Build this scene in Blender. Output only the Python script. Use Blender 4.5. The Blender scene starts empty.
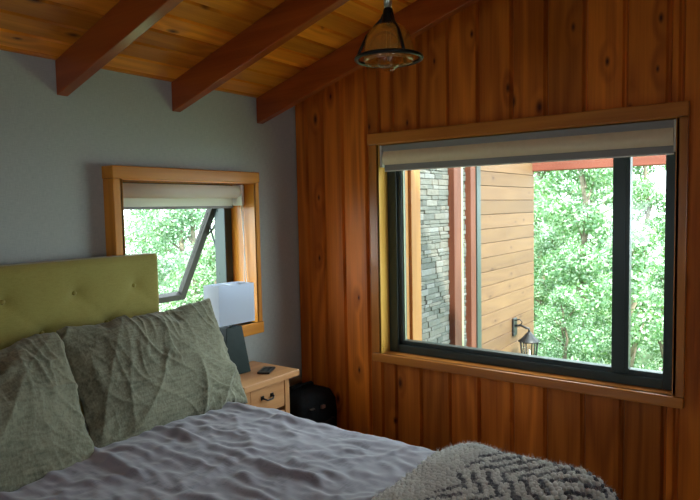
import bpy, bmesh, math, random
import numpy as np
from mathutils import Vector, Matrix, noise as mnoise
random.seed(7); rng = np.random.default_rng(7)
C = bpy.context.scene.collection
S = bpy.context.scene
PI = math.pi
EYE = (-2.951, -2.564, 1.497)

# ------------------------------------------------------------------ materials
class NT:
    """tiny node helper"""
    def __init__(s, name):
        s.m = bpy.data.materials.new(name); s.m.use_nodes = True
        s.t = s.m.node_tree; s.t.nodes.clear()
        s.out = s.t.nodes.new('ShaderNodeOutputMaterial')
    def n(s, typ, ins=None, **kw):
        nd = s.t.nodes.new(typ)
        for k, v in kw.items(): setattr(nd, k, v)
        for k, v in (ins or {}).items():
            if isinstance(v, bpy.types.NodeSocket): s.t.links.new(v, nd.inputs[k])
            else: nd.inputs[k].default_value = v
        return nd
    def math(s, op, a, b=0.0, clamp=False):
        return s.n('ShaderNodeMath', {0: a, 1: b}, operation=op, use_clamp=clamp).outputs[0]
    def vmath(s, op, a, b=(0, 0, 0)):
        return s.n('ShaderNodeVectorMath', {0: a, 1: b}, operation=op).outputs[0]
    def noise(s, vec, scale, detail=3, rough=.55, dist=0):
        return s.n('ShaderNodeTexNoise', {'Vector': vec, 'Scale': scale, 'Detail': detail, 'Roughness': rough, 'Distortion': dist}).outputs['Fac']
    def ramp(s, fac, stops):
        nd = s.n('ShaderNodeValToRGB', {'Fac': fac}); e = nd.color_ramp.elements
        while len(e) < len(stops): e.new(.5)
        for i, (p, c) in enumerate(stops): e[i].position = p; e[i].color = (*c, 1) if len(c) == 3 else c
        return nd.outputs['Color']
    def mix(s, fac, a, b, blend='MIX'):
        nd = s.n('ShaderNodeMix', data_type='RGBA', blend_type=blend)
        for i, v in ((0, fac), (6, a), (7, b)):
            if isinstance(v, bpy.types.NodeSocket): s.t.links.new(v, nd.inputs[i])
            else: nd.inputs[i].default_value = v if i == 0 else ((*v, 1) if len(v) == 3 else v)
        return nd.outputs[2]
    def bump(s, h, strength=.3, dist=.01):
        return s.n('ShaderNodeBump', {'Height': h, 'Strength': strength, 'Distance': dist}).outputs['Normal']
    def bsdf(s, col, rough=.5, normal=None, **kw):
        ins = {'Base Color': col if isinstance(col, bpy.types.NodeSocket) else (*col, 1), 'Roughness': rough}
        if normal is not None: ins['Normal'] = normal
        ins.update(kw)
        b = s.n('ShaderNodeBsdfPrincipled', ins)
        s.t.links.new(b.outputs[0], s.out.inputs['Surface']); return b
    def coord(s): return s.n('ShaderNodeTexCoord').outputs['Object']
    def rnd(s): return s.n('ShaderNodeAttribute', attribute_name='rnd').outputs['Fac']

def wood(name, axis, light, dark, knot, rough=.35, coat=.25, vary=.5, flat=None, knots=1.0, scale=1.0):
    """plank wood, grain along `axis` (0,1,2); `flat` = axis normal to the boards"""
    w = NT(name); rnd = w.rnd()
    off = w.n('ShaderNodeCombineXYZ', {0: w.math('MULTIPLY', rnd, 37.0), 1: w.math('MULTIPLY', rnd, 53.0), 2: w.math('MULTIPLY', rnd, 71.0)}).outputs[0]
    v = w.vmath('ADD', w.coord(), off)
    def sc(across, along, thin=None):
        a = [across]*3; a[axis] = along
        if flat is not None and thin is not None: a[flat] = thin
        return w.vmath('MULTIPLY', v, tuple(x*scale for x in a))
    k3 = sc(6.5, 3.0, 0.0)
    if flat is not None:
        sx_ = w.n('ShaderNodeSeparateXYZ', {0: k3}).outputs; ac = [i for i in (0, 1, 2) if i not in (axis, flat)][0]
        k3 = w.n('ShaderNodeCombineXYZ', {0: sx_[ac], 1: sx_[axis]}).outputs[0]
    kv = w.n('ShaderNodeTexVoronoi', {'Vector': k3, 'Scale': 1.0, 'Randomness': .9}, voronoi_dimensions='2D' if flat is not None else '3D')
    kd = kv.outputs['Distance']
    kc = w.n('ShaderNodeSeparateColor', {0: kv.outputs['Color']}).outputs
    keep = w.math('LESS_THAN', kc[0], .46*knots)
    halo = w.math('MULTIPLY', w.math('SUBTRACT', 1.0, w.math('MULTIPLY', kd, 3.2), True), keep)
    core = w.math('MULTIPLY', w.math('SUBTRACT', 1.0, w.math('MULTIPLY', kd, w.math('ADD', 6.5, w.math('MULTIPLY', kc[1], 10.0))), True), keep)
    base = w.noise(sc(5, .5), 1.0, 2, .5)
    ph = w.math('ADD', w.math('MULTIPLY', base, 38.0), w.math('MULTIPLY', halo, 5.0))
    ring = w.math('ADD', w.math('MULTIPLY', w.math('SINE', ph), .5), .5)
    fine = w.noise(sc(90, 2.2), 1.0, 3, .6)
    blot = w.noise(sc(3.0, .9), 1.0, 2, .5)
    g = w.math('ADD', w.math('MULTIPLY', ring, .26), w.math('ADD', w.math('MULTIPLY', fine, .40), w.math('MULTIPLY', blot, .50)))
    col = w.ramp(g, [(.22, dark), (.85, light)])
    tint = w.math('ADD', w.math('MULTIPLY', w.n('ShaderNodeTexWhiteNoise', {'W': w.math('MULTIPLY', rnd, 91.7)}, noise_dimensions='1D').outputs[0], vary), 1.0 - vary*.5)
    col = w.mix(1.0, col, w.n('ShaderNodeCombineXYZ', {0: tint, 1: tint, 2: tint}).outputs[0], 'MULTIPLY')
    col = w.mix(w.math('MULTIPLY', halo, .28), col, dark)
    col = w.mix(w.math('MULTIPLY', core, 1.25, True), col, knot)
    w.bsdf(col, rough, w.bump(g, .12, .004), **{'Coat Weight': coat, 'Coat Roughness': .18, 'Specular IOR Level': .22})
    return w.m

def plain(name, col, rough=.5, **kw):
    w = NT(name); w.bsdf(col, rough, **kw); return w.m

def noisy(name, a, b, scale, rough=.6, bump=.1, **kw):
    w = NT(name); f = w.noise(w.coord(), scale, 4, .6)
    w.bsdf(w.ramp(f, [(.3, a), (.7, b)]), rough, w.bump(f, bump, .005), **kw); return w.m

def fabric(name, a, b, blot=(4, .35), weave=420, slub=True, rough=.9, sheen=.25, bump=.25):
    w = NT(name); c = w.coord()
    f1 = w.noise(c, blot[0], 4, .6)
    u = w.noise(w.vmath('MULTIPLY', c, (weave, weave*.08, weave*.5)), 1, 2, .6)
    v = w.noise(w.vmath('MULTIPLY', c, (weave*.08, weave, weave*.5)), 1, 2, .6)
    wv = w.math('MULTIPLY', w.math('ADD', u, v), .5)
    f = w.math('ADD', w.math('MULTIPLY', f1, blot[1]*2), w.math('MULTIPLY', wv, 1 - blot[1]))
    w.bsdf(w.ramp(f, [(.35, a), (.68, b)]), rough, w.bump(wv, bump, .003), **{'Sheen Weight': sheen, 'Sheen Roughness': .5})
    return w.m

def schlick(w, f0):
    fc = w.n('ShaderNodeLayerWeight', {'Blend': .5}).outputs['Facing']
    return w.math('ADD', w.math('MULTIPLY', w.math('POWER', fc, 5.0), 1-f0), f0, True)
M = {}
RL, RD, RK = (.66, .185, .019), (.24, .045, .004), (.065, .012, .003)
M['wall_wood'] = wood('red_stained_planks', 2, RL, RD, RK, flat=0, vary=.7, rough=.5, coat=.04)
CL, CD, CK = (.95, .335, .030), (.54, .14, .008), (.13, .035, .008)
M['ceiling_wood'] = wood('varnished_ceiling_boards', 0, CL, CD, CK, flat=2, vary=.5, rough=.3, coat=.5)
M['beam_wood'] = wood('stained_rafter_wood', 1, (.42, .085, .012), (.2, .03, .004), RK, vary=.3, rough=.33, coat=.5, knots=.5)
for ax, nm in ((0, 'x'), (1, 'y'), (2, 'z')):
    M['trim_'+nm] = wood('casing_wood_'+nm, ax, (.74, .29, .032), (.47, .145, .010), RK, vary=.25, rough=.35, coat=.3, knots=.4)
    M['night_'+nm] = wood('nightstand_pine_'+nm, ax, (.62, .32, .14), (.42, .18, .07), (.2, .07, .03), vary=.2, rough=.4, coat=.2, knots=.4)
M['lit_jamb_z'] = wood('daylit_jamb_wood', 2, (.80, .46, .10), (.58, .27, .04), RK, vary=.1, rough=.4, coat=.15, knots=.5)  # daylight falling on the left jamb is put into this paler wood colour
M['red_trim_y'] = wood('red_casing_wood_y', 1, (.58, .205, .035), (.32, .09, .012), RK, vary=.2, rough=.33, coat=.35, knots=.5)
M['red_trim_z'] = wood('red_casing_wood_z', 2, (.58, .205, .035), (.32, .09, .012), RK, vary=.2, rough=.33, coat=.35, knots=.5)
M['siding_wood'] = wood('cedar_siding', 0, (.140, .078, .037), (.095, .05, .026), (.05, .02, .012), flat=1, vary=.25, rough=.6, coat=0)
M['post_wood'] = wood('porch_post_wood', 2, (.33, .16, .05), (.22, .09, .025), RK, vary=.2, rough=.6, coat=0, knots=.4)
M['redpost'] = wood('red_porch_wood', 2, (.13, .045, .025), (.07, .02, .01), RK, vary=.2, rough=.6, coat=0, knots=.4)
M['redbeam'] = wood('red_porch_beam_wood', 1, (.22, .07, .045), (.14, .04, .025), RK, vary=.2, rough=.6, coat=0, knots=.4)

w = NT('grey_wallpaper'); c = w.coord()
u = w.noise(w.vmath('MULTIPLY', c, (30, 30, 420)), 1, 2, .6); v = w.noise(w.vmath('MULTIPLY', c, (420, 420, 30)), 1, 2, .6)
f = w.math('MULTIPLY', w.math('ADD', u, v), .5)
w.bsdf(w.ramp(f, [(.3, (.35, .365, .345)), (.7, (.48, .49, .46))]), .75, w.bump(f, .15, .003)); M['wallpaper'] = w.m
M['plaster'] = noisy('cream_plaster', (.55, .53, .48), (.62, .60, .55), 8, .85)
M['floor_wood'] = wood('floor_boards', 1, (.36, .20, .09), (.2, .10, .04), RK, flat=2)
M['duvet'] = fabric('slate_velvet_linen', (.08, .072, .095), (.285, .262, .315), (11, .42), 200, rough=.85, sheen=.4)
M['pillow'] = fabric('olive_linen', (.070, .068, .040), (.255, .245, .165), (5, .18), 170, rough=.9, sheen=.15, bump=.5)
M['headboard'] = fabric('mustard_upholstery', (.235, .182, .024), (.335, .275, .055), (3, .2), 500, rough=.8, sheen=.3)
M['mattress'] = fabric('white_ticking', (.6, .6, .6), (.7, .7, .68))
w = NT('chunky_wool'); r = w.rnd()
w.bsdf(w.ramp(r, [(.0, (.05, .05, .065)), (.12, (.09, .09, .11)), (.3, (.42, .41, .40)), (1, (.80, .78, .74))]), .95, **{'Sheen Weight': .3}); M['wool'] = w.m
w = NT('blind_fabric')
d = w.n('ShaderNodeBsdfDiffuse', {'Color': (.90, .84, .80, 1)}); t_ = w.n('ShaderNodeBsdfTranslucent', {'Color': (.85, .83, .78, 1)})
mx = w.n('ShaderNodeMixShader', {0: .5, 1: d.outputs[0], 2: t_.outputs[0]}); w.t.links.new(mx.outputs[0], w.out.inputs[0]); M['blind'] = w.m
M['blind_dark'] = plain('blind_grey_fascia', (.26, .25, .25), .5)
M['blind_face'] = noisy('beige_blind_cassette', (.74, .60, .42), (.78, .64, .46), 40, .7, .02)
M['white_plastic'] = plain('white_plastic', (.78, .77, .75), .4)
M['frame'] = plain('dark_bronze_aluminium', (.028, .040, .037), .35, **{'Metallic': .3})  # slight green tint: haze over the frame put into its colour
M['sash_frame'] = plain('grey_bronze_aluminium', (.04, .032, .03), .5, **{'Specular IOR Level': .25})
M['seal'] = plain('pale_seal', (.20, .22, .13), .6)
M['black'] = plain('black_metal', (.012, .012, .013), .4, **{'Metallic': .4})
M['black_cloth'] = noisy('black_nylon', (.003, .003, .0035), (.007, .007, .008), 60, .8, .2, **{'Specular IOR Level': .15})
M['black_plastic'] = plain('black_plastic', (.02, .02, .022), .3)
M['steel'] = plain('brushed_steel', (.6, .6, .6), .3, **{'Metallic': 1.0})
M['lamp_base'] = noisy('dark_ceramic', (.006, .014, .012), (.010, .020, .016), 20, .5, .03, **{'Specular IOR Level': .25})
M['bark'] = noisy('bark', (.10, .075, .05), (.22, .18, .13), 12, .9, .5)
M['concrete'] = noisy('forest_ground', (.12, .18, .07), (.22, .28, .14), 3, .95, .4)
w = NT('shade_fabric')
d = w.n('ShaderNodeBsdfDiffuse', {'Color': (.70, .73, .80, 1)}); t_ = w.n('ShaderNodeBsdfTranslucent', {'Color': (.66, .70, .80, 1)})
mx = w.n('ShaderNodeMixShader', {0: .45, 1: d.outputs[0], 2: t_.outputs[0]}); w.t.links.new(mx.outputs[0], w.out.inputs[0]); M['shade'] = w.m
w = NT('window_glass')
fr = schlick(w, .022); tr = w.n('ShaderNodeBsdfTransparent', {'Color': (.93, .97, .95, 1)}); gl = w.n('ShaderNodeBsdfGlossy', {'Roughness': 0.0})
mx = w.n('ShaderNodeMixShader', {0: fr, 1: tr.outputs[0], 2: gl.outputs[0]}); w.t.links.new(mx.outputs[0], w.out.inputs[0]); M['glass'] = w.m
w = NT('amber_glass')
fr = schlick(w, .13); tr = w.n('ShaderNodeBsdfTransparent', {'Color': (.97, .76, .40, 1)}); gl = w.n('ShaderNodeBsdfGlossy', {'Roughness': 0.03})
df = w.n('ShaderNodeBsdfDiffuse', {'Color': (.85, .50, .12, 1)})
m0 = w.n('ShaderNodeMixShader', {0: .27, 1: tr.outputs[0], 2: df.outputs[0]})
mx = w.n('ShaderNodeMixShader', {0: fr, 1: m0.outputs[0], 2: gl.outputs[0]}); w.t.links.new(mx.outputs[0], w.out.inputs[0]); M['amber'] = w.m
w = NT('bulb_glass')
fr = schlick(w, .07); tr = w.n('ShaderNodeBsdfTransparent', {'Color': (.95, .88, .75, 1)}); gl = w.n('ShaderNodeBsdfGlossy', {'Roughness': 0.02})
mx = w.n('ShaderNodeMixShader', {0: fr, 1: tr.outputs[0], 2: gl.outputs[0]}); w.t.links.new(mx.outputs[0], w.out.inputs[0]); M['bulb'] = w.m
def leafmat(name, dark, light, pale):
    w = NT(name); r = w.rnd()
    col = w.ramp(r, [(.0, dark), (.52, light), (.85, pale)])  # last stop puts sun-blown highlights into the colour of some leaves
    d = w.n('ShaderNodeBsdfDiffuse', {'Color': col}); t = w.n('ShaderNodeBsdfTranslucent', {'Color': w.mix(.25, col, (.55, .8, .1))})
    g = w.n('ShaderNodeBsdfGlossy', {'Roughness': .35, 'Color': (1, 1, 1, 1)})
    mx = w.n('ShaderNodeMixShader', {0: .42, 1: d.outputs[0], 2: t.outputs[0]})
    m2 = w.n('ShaderNodeMixShader', {0: .06, 1: mx.outputs[0], 2: g.outputs[0]})
    w.t.links.new(m2.outputs[0], w.out.inputs[0]); return w.m
M['leaf_a'] = leafmat('bright_leaves', (.014, .064, .022), (.075, .205, .078), (.56, .66, .52))
M['leaf_b'] = leafmat('overexposed_leaves', (.035, .11, .06), (.13, .27, .15), (.66, .75, .68))  # overexposure beyond the small window put into a paler leaf colour
w = NT('ledger_stone'); r = w.rnd(); f = w.noise(w.coord(), 30, 4, .6)
col = w.ramp(w.math('ADD', w.math('MULTIPLY', r, .75), w.math('MULTIPLY', f, .3)), [(.1, (.055, .058, .053)), (.4, (.085, .088, .078)), (.7, (.115, .105, .088)), (1, (.14, .148, .15))])
w.bsdf(col, .85, w.bump(f, .5, .02)); M['stone'] = w.m

# ------------------------------------------------------------------ mesh builder
class MB:
    def __init__(s): s.v = []; s.f = []; s.r = []; s.sm = []
    def add(s, vs, fs, r=None, smooth=False, mat=None):
        k = len(s.v)
        s.v += [tuple(mat @ Vector(p)) if mat is not None else tuple(p) for p in vs]
        r = random.random() if r is None else r
        for q in fs: s.f.append([i+k for i in q]); s.r.append(r); s.sm.append(smooth)
        return s
    def box(s, x0, x1, y0, y1, z0, z1, r=None, mat=None):
        vs = [(x, y, z) for x in (x0, x1) for y in (y0, y1) for z in (z0, z1)]
        return s.add(vs, [(0,1,3,2), (4,6,7,5), (0,4,5,1), (2,3,7,6), (0,2,6,4), (1,5,7,3)], r, False, mat)
    def prism(s, poly, a, b, axis, r=None, mat=None, smooth=False):
        """extrude a 2D polygon along axis from a to b"""
        def P(p, t):
            q = list(p); q.insert(axis, t); return q
        n = len(poly); vs = [P(p, a) for p in poly] + [P(p, b) for p in poly]
        fs = [tuple(range(n))[::-1], tuple(range(n, 2*n))] + [(i, (i+1) % n, n+(i+1) % n, n+i) for i in range(n)]
        return s.add(vs, fs, r, smooth, mat)
    def lathe(s, prof, cx, cy, n=32, r=None, cap=True, mat=None):
        vs = [(cx+R*math.cos(2*PI*i/n), cy+R*math.sin(2*PI*i/n), z) for R, z in prof for i in range(n)]
        fs = [(j*n+i, j*n+(i+1) % n, (j+1)*n+(i+1) % n, (j+1)*n+i) for j in range(len(prof)-1) for i in range(n)]
        s.add(vs, fs, r, True, mat)
        if cap:
            k = len(s.v) - len(vs)
            s.f += [[k+i for i in range(n)][::-1], [k+(len(prof)-1)*n+i for i in range(n)]]; s.r += [0, 0]; s.sm += [False, False]
        return s
    def tube(s, pts, rad, n=10, r=None, closed=False):
        pts = [Vector(p) for p in pts]; m = len(pts); rads = rad if isinstance(rad, (list, tuple)) else [rad]*m
        vs = []; up = None
        for i, p in enumerate(pts):
            a = pts[(i-1) % m] if (closed or i) else p; b = pts[(i+1) % m] if (closed or i < m-1) else p
            t = (b-a).normalized()
            if up is None: up = Vector((0, 0, 1)) if abs(t.z) < .9 else Vector((1, 0, 0))
            e = (up - t*up.dot(t)).normalized(); g = t.cross(e); up = e
            vs += [p + (e*math.cos(2*PI*k/n) + g*math.sin(2*PI*k/n))*rads[i] for k in range(n)]
        L = m if closed else m-1
        fs = [(i*n+k, i*n+(k+1) % n, ((i+1) % m)*n+(k+1) % n, ((i+1) % m)*n+k) for i in range(L) for k in range(n)]
        if not closed: fs += [tuple(range(n))[::-1], tuple((m-1)*n+k for k in range(n))]
        return s.add(vs, fs, r, True)
    def grid(s, P, r=None, closed=False):
        """P: list of rows of points"""
        a, b = len(P), len(P[0]); vs = [p for row in P for p in row]
        fs = [(i*b+j, i*b+j+1, (i+1)*b+j+1, (i+1)*b+j) for i in range(a-1) for j in range(b-1)]
        return s.add(vs, fs, r, True)
    def build(s, name, mat, parent=None, bevel=0, seg=2, origin=None, fix=True):
        me = bpy.data.meshes.new(name)
        o3 = Vector(origin) if origin is not None else Vector((0, 0, 0))
        me.from_pydata([tuple(Vector(p)-o3) for p in s.v], [], s.f)
        at = me.attributes.new('rnd', 'FLOAT', 'FACE'); at.data.foreach_set('value', s.r)
        me.polygons.foreach_set('use_smooth', s.sm)
        if fix:
            bm = bmesh.new(); bm.from_mesh(me); bmesh.ops.recalc_face_normals(bm, faces=bm.faces); bm.to_mesh(me); bm.free()
        me.materials.append(M[mat] if isinstance(mat, str) else mat)
        o = bpy.data.objects.new(name, me); C.objects.link(o)
        if origin is not None and parent is None: o.location = o3
        if parent is not None:
            o.parent = parent
            o.location = (o3 - world_loc(parent))
        if bevel:
            b = o.modifiers.new('bevel', 'BEVEL'); b.width = bevel; b.segments = seg; b.limit_method = 'ANGLE'; b.angle_limit = math.radians(40)
        return o
def world_loc(o):
    v = Vector(o.location)
    while o.parent: o = o.parent; v += Vector(o.location)
    return v
def thing(name, label, cat, loc, group=None):
    o = bpy.data.objects.new(name, None); C.objects.link(o); o.location = loc; o.empty_display_size = .1
    return tag(o, label, cat, group)
def tag(o, label, cat, group=None):
    o['label'] = label; o['category'] = cat
    if group: o['group'] = group
    return o
def struct(o, label=None, cat=None):
    o['kind'] = 'structure'
    if label: o['label'] = label
    if cat: o['category'] = cat
    return o
def sempty(name, label, cat, loc=(0, 0, 0)):
    o = bpy.data.objects.new(name, None); C.objects.link(o); o.location = loc; return struct(o, label, cat)

# ------------------------------------------------------------------ room shell
SL = .307; H0 = 2.15; XL = -4.7; YB = -4.7
def zc(y): return H0 - SL*y                       # underside of the ceiling
WX = (-1.29, -.455, .855, 1.646)                   # headboard-wall window opening x0 x1 z0 z1
WY = (-2.148, -.650, .655, 1.850)                  # plank-wall window opening y0 y1 z0 z1

b = MB(); b.box(XL-.2, .2, YB-.2, .2, -.2, 0)
floor = MB()
for i in range(34):
    x = XL + i*.14
    if x < .0: floor.box(x+.001, min(x+.139, .0), YB, 0, -.03, 0.0)
struct(floor.build('floor', 'floor_wood'), 'wooden floor boards of the bedroom', 'floor')

# headboard wall (y = 0), wallpaper
b = MB(); t = .2; WXo = WX; WX = (WX[0]-.0125, WX[1]+.0125, WX[2]-.0125, WX[3]+.0125)
b.box(XL-.18, WX[0], 0, t, -.03, H0+.1, r=0); b.box(WX[1], .2, 0, t, -.03, H0+.1, r=0)
b.box(WX[0], WX[1], 0, t, -.03, WX[2], r=0); b.box(WX[0], WX[1], 0, t, WX[3], H0+.1, r=0)
struct(b.build('wall_headboard', 'wallpaper'), 'grey textured wall behind the bed headboard', 'wall')
WX = WXo; WYo = WY; WY = (WY[0]-.0145, WY[1]+.0145, WY[2]-.0145, WY[3]+.0145)

# plank wall (x = 0): shiplap boards in front of a core
edges = [0, -.098, -.224, -.374, -.546, -.728, -.892, -1.071, -1.24, -1.418, -1.588, -1.767, -1.94, -2.114, -2.29]
while edges[-1] > YB: edges.append(edges[-1]-.172)
b = MB()
def board(y1, y0, z0, z1, r, slope):
    if y1-y0 < .01: return
    g = .005; c = .008; d = .02
    poly = [(d, y0), (.0185, y0), (.0185, y0+g), (0, y0+g+c), (0, y1-g-c), (.0185, y1-g), (.0185, y1), (d, y1)]
    n = len(poly); vs = [(x, y, z0) for x, y in poly] + [(x, y, z1 if not slope else zc(y)+.01) for x, y in poly]
    b.add(vs, [tuple(range(n))[::-1], tuple(range(n, 2*n))] + [(i, (i+1) % n, n+(i+1) % n, n+i) for i in range(n)], r)
for y1, y0 in zip(edges[:-1], edges[1:]):
    r = random.random()
    if y1 <= WY[0] or y0 >= WY[1]: board(y1, y0, -.03, 0, r, True)
    else:
        if y1 > WY[1]: board(y1, WY[1], -.03, 0, r, True)
        if y0 < WY[0]: board(WY[0], y0, -.03, 0, r, True)
        a1, a0 = min(y1, WY[1]), max(y0, WY[0])
        board(a1, a0, -.03, WY[2], r, False); board(a1, a0, WY[3], 0, r+.001, True)
for y0, y1, z0, z1 in ((WY[1], 0, -.03, None), (YB, WY[0], -.03, None), (WY[0], WY[1], -.03, WY[2]), (WY[0], WY[1], WY[3], None)):
    zz = [z1 if z1 else zc(y)+.02 for y in (y0, y1)]
    b.prism([(y0, z0), (y1, z0), (y1, zz[1]), (y0, zz[0])], .02, .2, 0, r=.5)
struct(b.build('wall_right', 'wall_wood'), 'reddish vertical wood plank wall around the big window', 'wall')
WY = WYo

# far walls, out of frame: each has an opening added and sized for fill daylight
def holed(name, plane, a0, a1, h0, h1, q0, q1, mat):
    bb = MB()
    for (p0, p1, z0, z1) in ((a0, h0, 0, None), (h1, a1, 0, None), (h0, h1, 0, q0), (h0, h1, q1, None)):
        if plane == 'x': bb.prism([(p0, z0), (p1, z0), (p1, z1 or zc(p1)+.02), (p0, z1 or zc(p0)+.02)], XL-.18, XL, 0, r=0)
        else: bb.prism([(p0, z0), (p1, z0), (p1, z1 or zc(YB)+.02), (p0, z1 or zc(YB)+.02)], YB-.18, YB, 1, r=0)
    return struct(bb.build(name, mat), 'plain wall on the camera side of the room', 'wall')
LW = (-1.2, -.7, 1.0, 1.5)
BW = (-4.1, -3.3, .9, 1.75)
holed('wall_left', 'x', YB, 0, LW[0], LW[1], LW[2], LW[3], 'plaster')
b = MB()
for (p0, p1, z0, z1) in ((XL, BW[0], 0, None), (BW[1], 0, 0, None), (BW[0], BW[1], 0, BW[2]), (BW[0], BW[1], BW[3], None)):
    b.box(p0, p1, YB-.18, YB, z0, z1 or zc(YB)+.02, r=0)
struct(b.build('wall_back', 'plaster'), 'plain wall behind the camera', 'wall')

# ceiling: sloping tongue-and-groove boards that run along the headboard wall
b = MB(); cs = math.cos(math.atan(SL)); sn = math.sin(math.atan(SL)); bw = .118
Rm = Matrix.Translation((0, 0, H0)) @ Matrix.Rotation(-math.atan(SL), 4, 'X')
y = .212
while y > (YB-.25)/cs:
    y0 = y-bw; g = .003; c = .007
    poly = [(y0, .02), (y0, .013), (y0+g, .013), (y0+g+c, 0), (y-g-c, 0), (y-g, .013), (y, .013), (y, .02)]
    cuts = [XL-.2, random.uniform(-3.9, -2.6), random.choice([-1.51, -.91, -1.2]), .2]
    for x0, x1 in zip(cuts[:-1], cuts[1:]): b.prism(poly, x0+.0006, x1-.0006, 0, mat=Rm)
    y = y0
b.prism([((YB-.25)/cs, .02), ((YB-.25)/cs, .12), (.212, .12), (.212, .02)], XL-.2, .2, 0, r=.5, mat=Rm)
struct(b.build('ceiling', 'ceiling_wood'), 'sloping ceiling of varnished pine boards', 'ceiling')

# rafters
RW, RDp = .050, .146
raf = [(-.333, 'red stained ceiling rafter nearest the wood plank wall, behind the pendant lamp'),
       (-.935, 'middle red stained ceiling rafter, ending above the small window'),
       (-1.535, 'red stained ceiling rafter ending on the grey wall left of the small window'),
       (-2.135, 'red stained ceiling rafter over the headboard, outside the photo at left')]
for x, lab in raf[:3]:
    b = MB()
    vs = []
    for yy, zlo in ((-.001, 0), (YB+.01, 0)):
        z1 = zc(yy) - .002
        vs += [(x, yy, z1-RDp), (x+RW, yy, z1-RDp), (x+RW, yy, z1), (x, yy, z1)]
    b.add(vs, [(0,1,2,3), (4,7,6,5), (0,4,5,1), (1,5,6,2), (2,6,7,3), (3,7,4,0)])
    o = b.build('ceiling_rafter', 'beam_wood', bevel=.004, origin=(x, 0, H0))
    tag(o, lab, 'rafter', 'ceiling rafters')

# ------------------------------------------------------------------ window_1: small awning window beside the headboard
w1 = sempty('window_1', 'small awning window in the grey wall, opened outward behind the lamp', 'window', (-.87, .1, .855))
x0, x1, z0, z1 = WX; P = .082
cas = MB()      # jamb lining
cas.box(x0-.012, x0, -P, .11, z0-.012, z1+.012); cas.box(x1, x1+.012, -P, .11, z0-.012, z1+.012)
cas.build('window_jamb', 'trim_z', w1)
b = MB(); b.box(x0-.012, x1+.012, -P, .11, z1, z1+.012); b.build('head_lining', 'trim_x', w1)
b = MB(); b.box(-1.34, -1.30, -P, 0, .788, 1.664); b.box(x0-.012, x0, -P-.002, 0, z0, z1)
b = MB(); b.box(-1.338, x0-.001, -P, -.0005, .84, 1.652); b.build('casing_stile', 'trim_z', w1, .003)
b = MB(); b.box(x1+.001, -.413, -P, -.0005, .84, 1.652); b.build('casing_stile', 'trim_z', w1, .003)
b = MB(); b.box(-1.342, -.409, -P-.004, -.0005, 1.652, 1.711); b.build('casing_head', 'trim_x', w1, .004)
b = MB(); b.box(x0-.012, x1+.012, -P+.001, .11, z0-.012, z0); b.box(-1.342, -.409, -P-.006, -.0005, .79, z0); b.build('window_sill', 'trim_x', w1, .004)
b = MB(); F = .055
for (a0, a1, c0, c1) in ((x0, x0+F, z0, z1), (x1-F, x1, z0, z1), (x0, x1, z0, z0+.035), (x0, x1, z1-F, z1)):
    b.box(a0, a1, .105, .195, c0, c1)
b.build('window_frame', 'frame', w1, .003)
# sash hinged at the head, swung outward
hy, hz, dy, dz = .165, 1.58, .36, -.622
L = math.hypot(dy, dz); ang = math.atan2(dy, -dz)
sm = Matrix.Translation((0, hy, hz)) @ Matrix.Rotation(ang, 4, 'X')
sx0, sx1, sb = x0+.05, -.492, .042
b = MB()
b.box(sx0, sx0+sb, -.02, .022, -L, 0, mat=sm); b.box(sx1-sb, sx1, -.02, .022, -L, 0, mat=sm)
b.box(sx0+sb, sx1-sb, -.02, .022, -L, -L+sb, mat=sm); b.box(sx0+sb, sx1-sb, -.02, .022, -sb, 0, mat=sm)
sash = b.build('sash_frame', 'sash_frame', w1, .003)
b = MB(); b.box(sx0+sb, sx1-sb, -.003, .003, -L+sb, -sb, mat=sm); b.build('glass_pane', 'glass', sash)
b = MB()
q1 = sm @ Vector((sx1+.002, 0, -.28)); b.tube([(-.505, .16, 1.50), (-.497, .21, 1.40), q1], .006)
b.tube([(-.505, .16, 1.12), (-.50, .185, 1.25), (q1.x, q1.y-.05, q1.z+.07)], .006)
b.build('friction_stay', 'frame', w1)

# ------------------------------------------------------------------ window_2: big sliding window in the plank wall
w2 = sempty('window_2', 'big dark framed window in the wood plank wall', 'window', (.06, -1.4, .655))
y0, y1, z0, z1 = WY; P = -.03
b = MB(); b.box(P, .12, y1, y1+.014, z0, z1); b.build('window_jamb', 'lit_jamb_z', w2)
b = MB(); b.box(P, .12, y0-.014, y0, z0, z1); b.build('window_jamb', 'red_trim_z', w2)
b = MB(); b.box(P, .12, y0-.014, y1+.014, z1, z1+.014); b.build('head_lining', 'trim_y', w2)
b = MB(); b.box(P, -.0005, y1+.001, -.584, z0+.001, 1.852); b.build('casing_stile', 'red_trim_z', w2, .003)
b = MB(); b.box(P, -.0005, -2.194, y0-.001, z0+.001, 1.852); b.build('casing_stile', 'red_trim_z', w2, .003)
b = MB(); b.box(P-.012, -.0005, -2.196, -.579, 1.853, 1.915); b.build('casing_head', 'red_trim_y', w2, .004)
b = MB(); b.box(P+.001, .12, y0-.014, y1+.014, z0-.013, z0); b.box(P-.004, -.0005, -2.194, -.585, .605, z0); b.build('window_sill', 'red_trim_y', w2, .005)
b = MB(); FX0, FX1 = .055, .118
fl, fr_, fb, ft = .088, .05, .07, .05
b.box(FX0, FX1, y1-.06, y1-.0005, z0, z1); b.box(FX0, FX1, y0+.0005, y0+fr_, z0, z1)
b.box(FX0, FX1, y0+fr_, y1-.06, z0, z0+.045); b.box(FX0, FX1, y0+fr_, y1-.06, z1-ft, z1-.0005)
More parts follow.
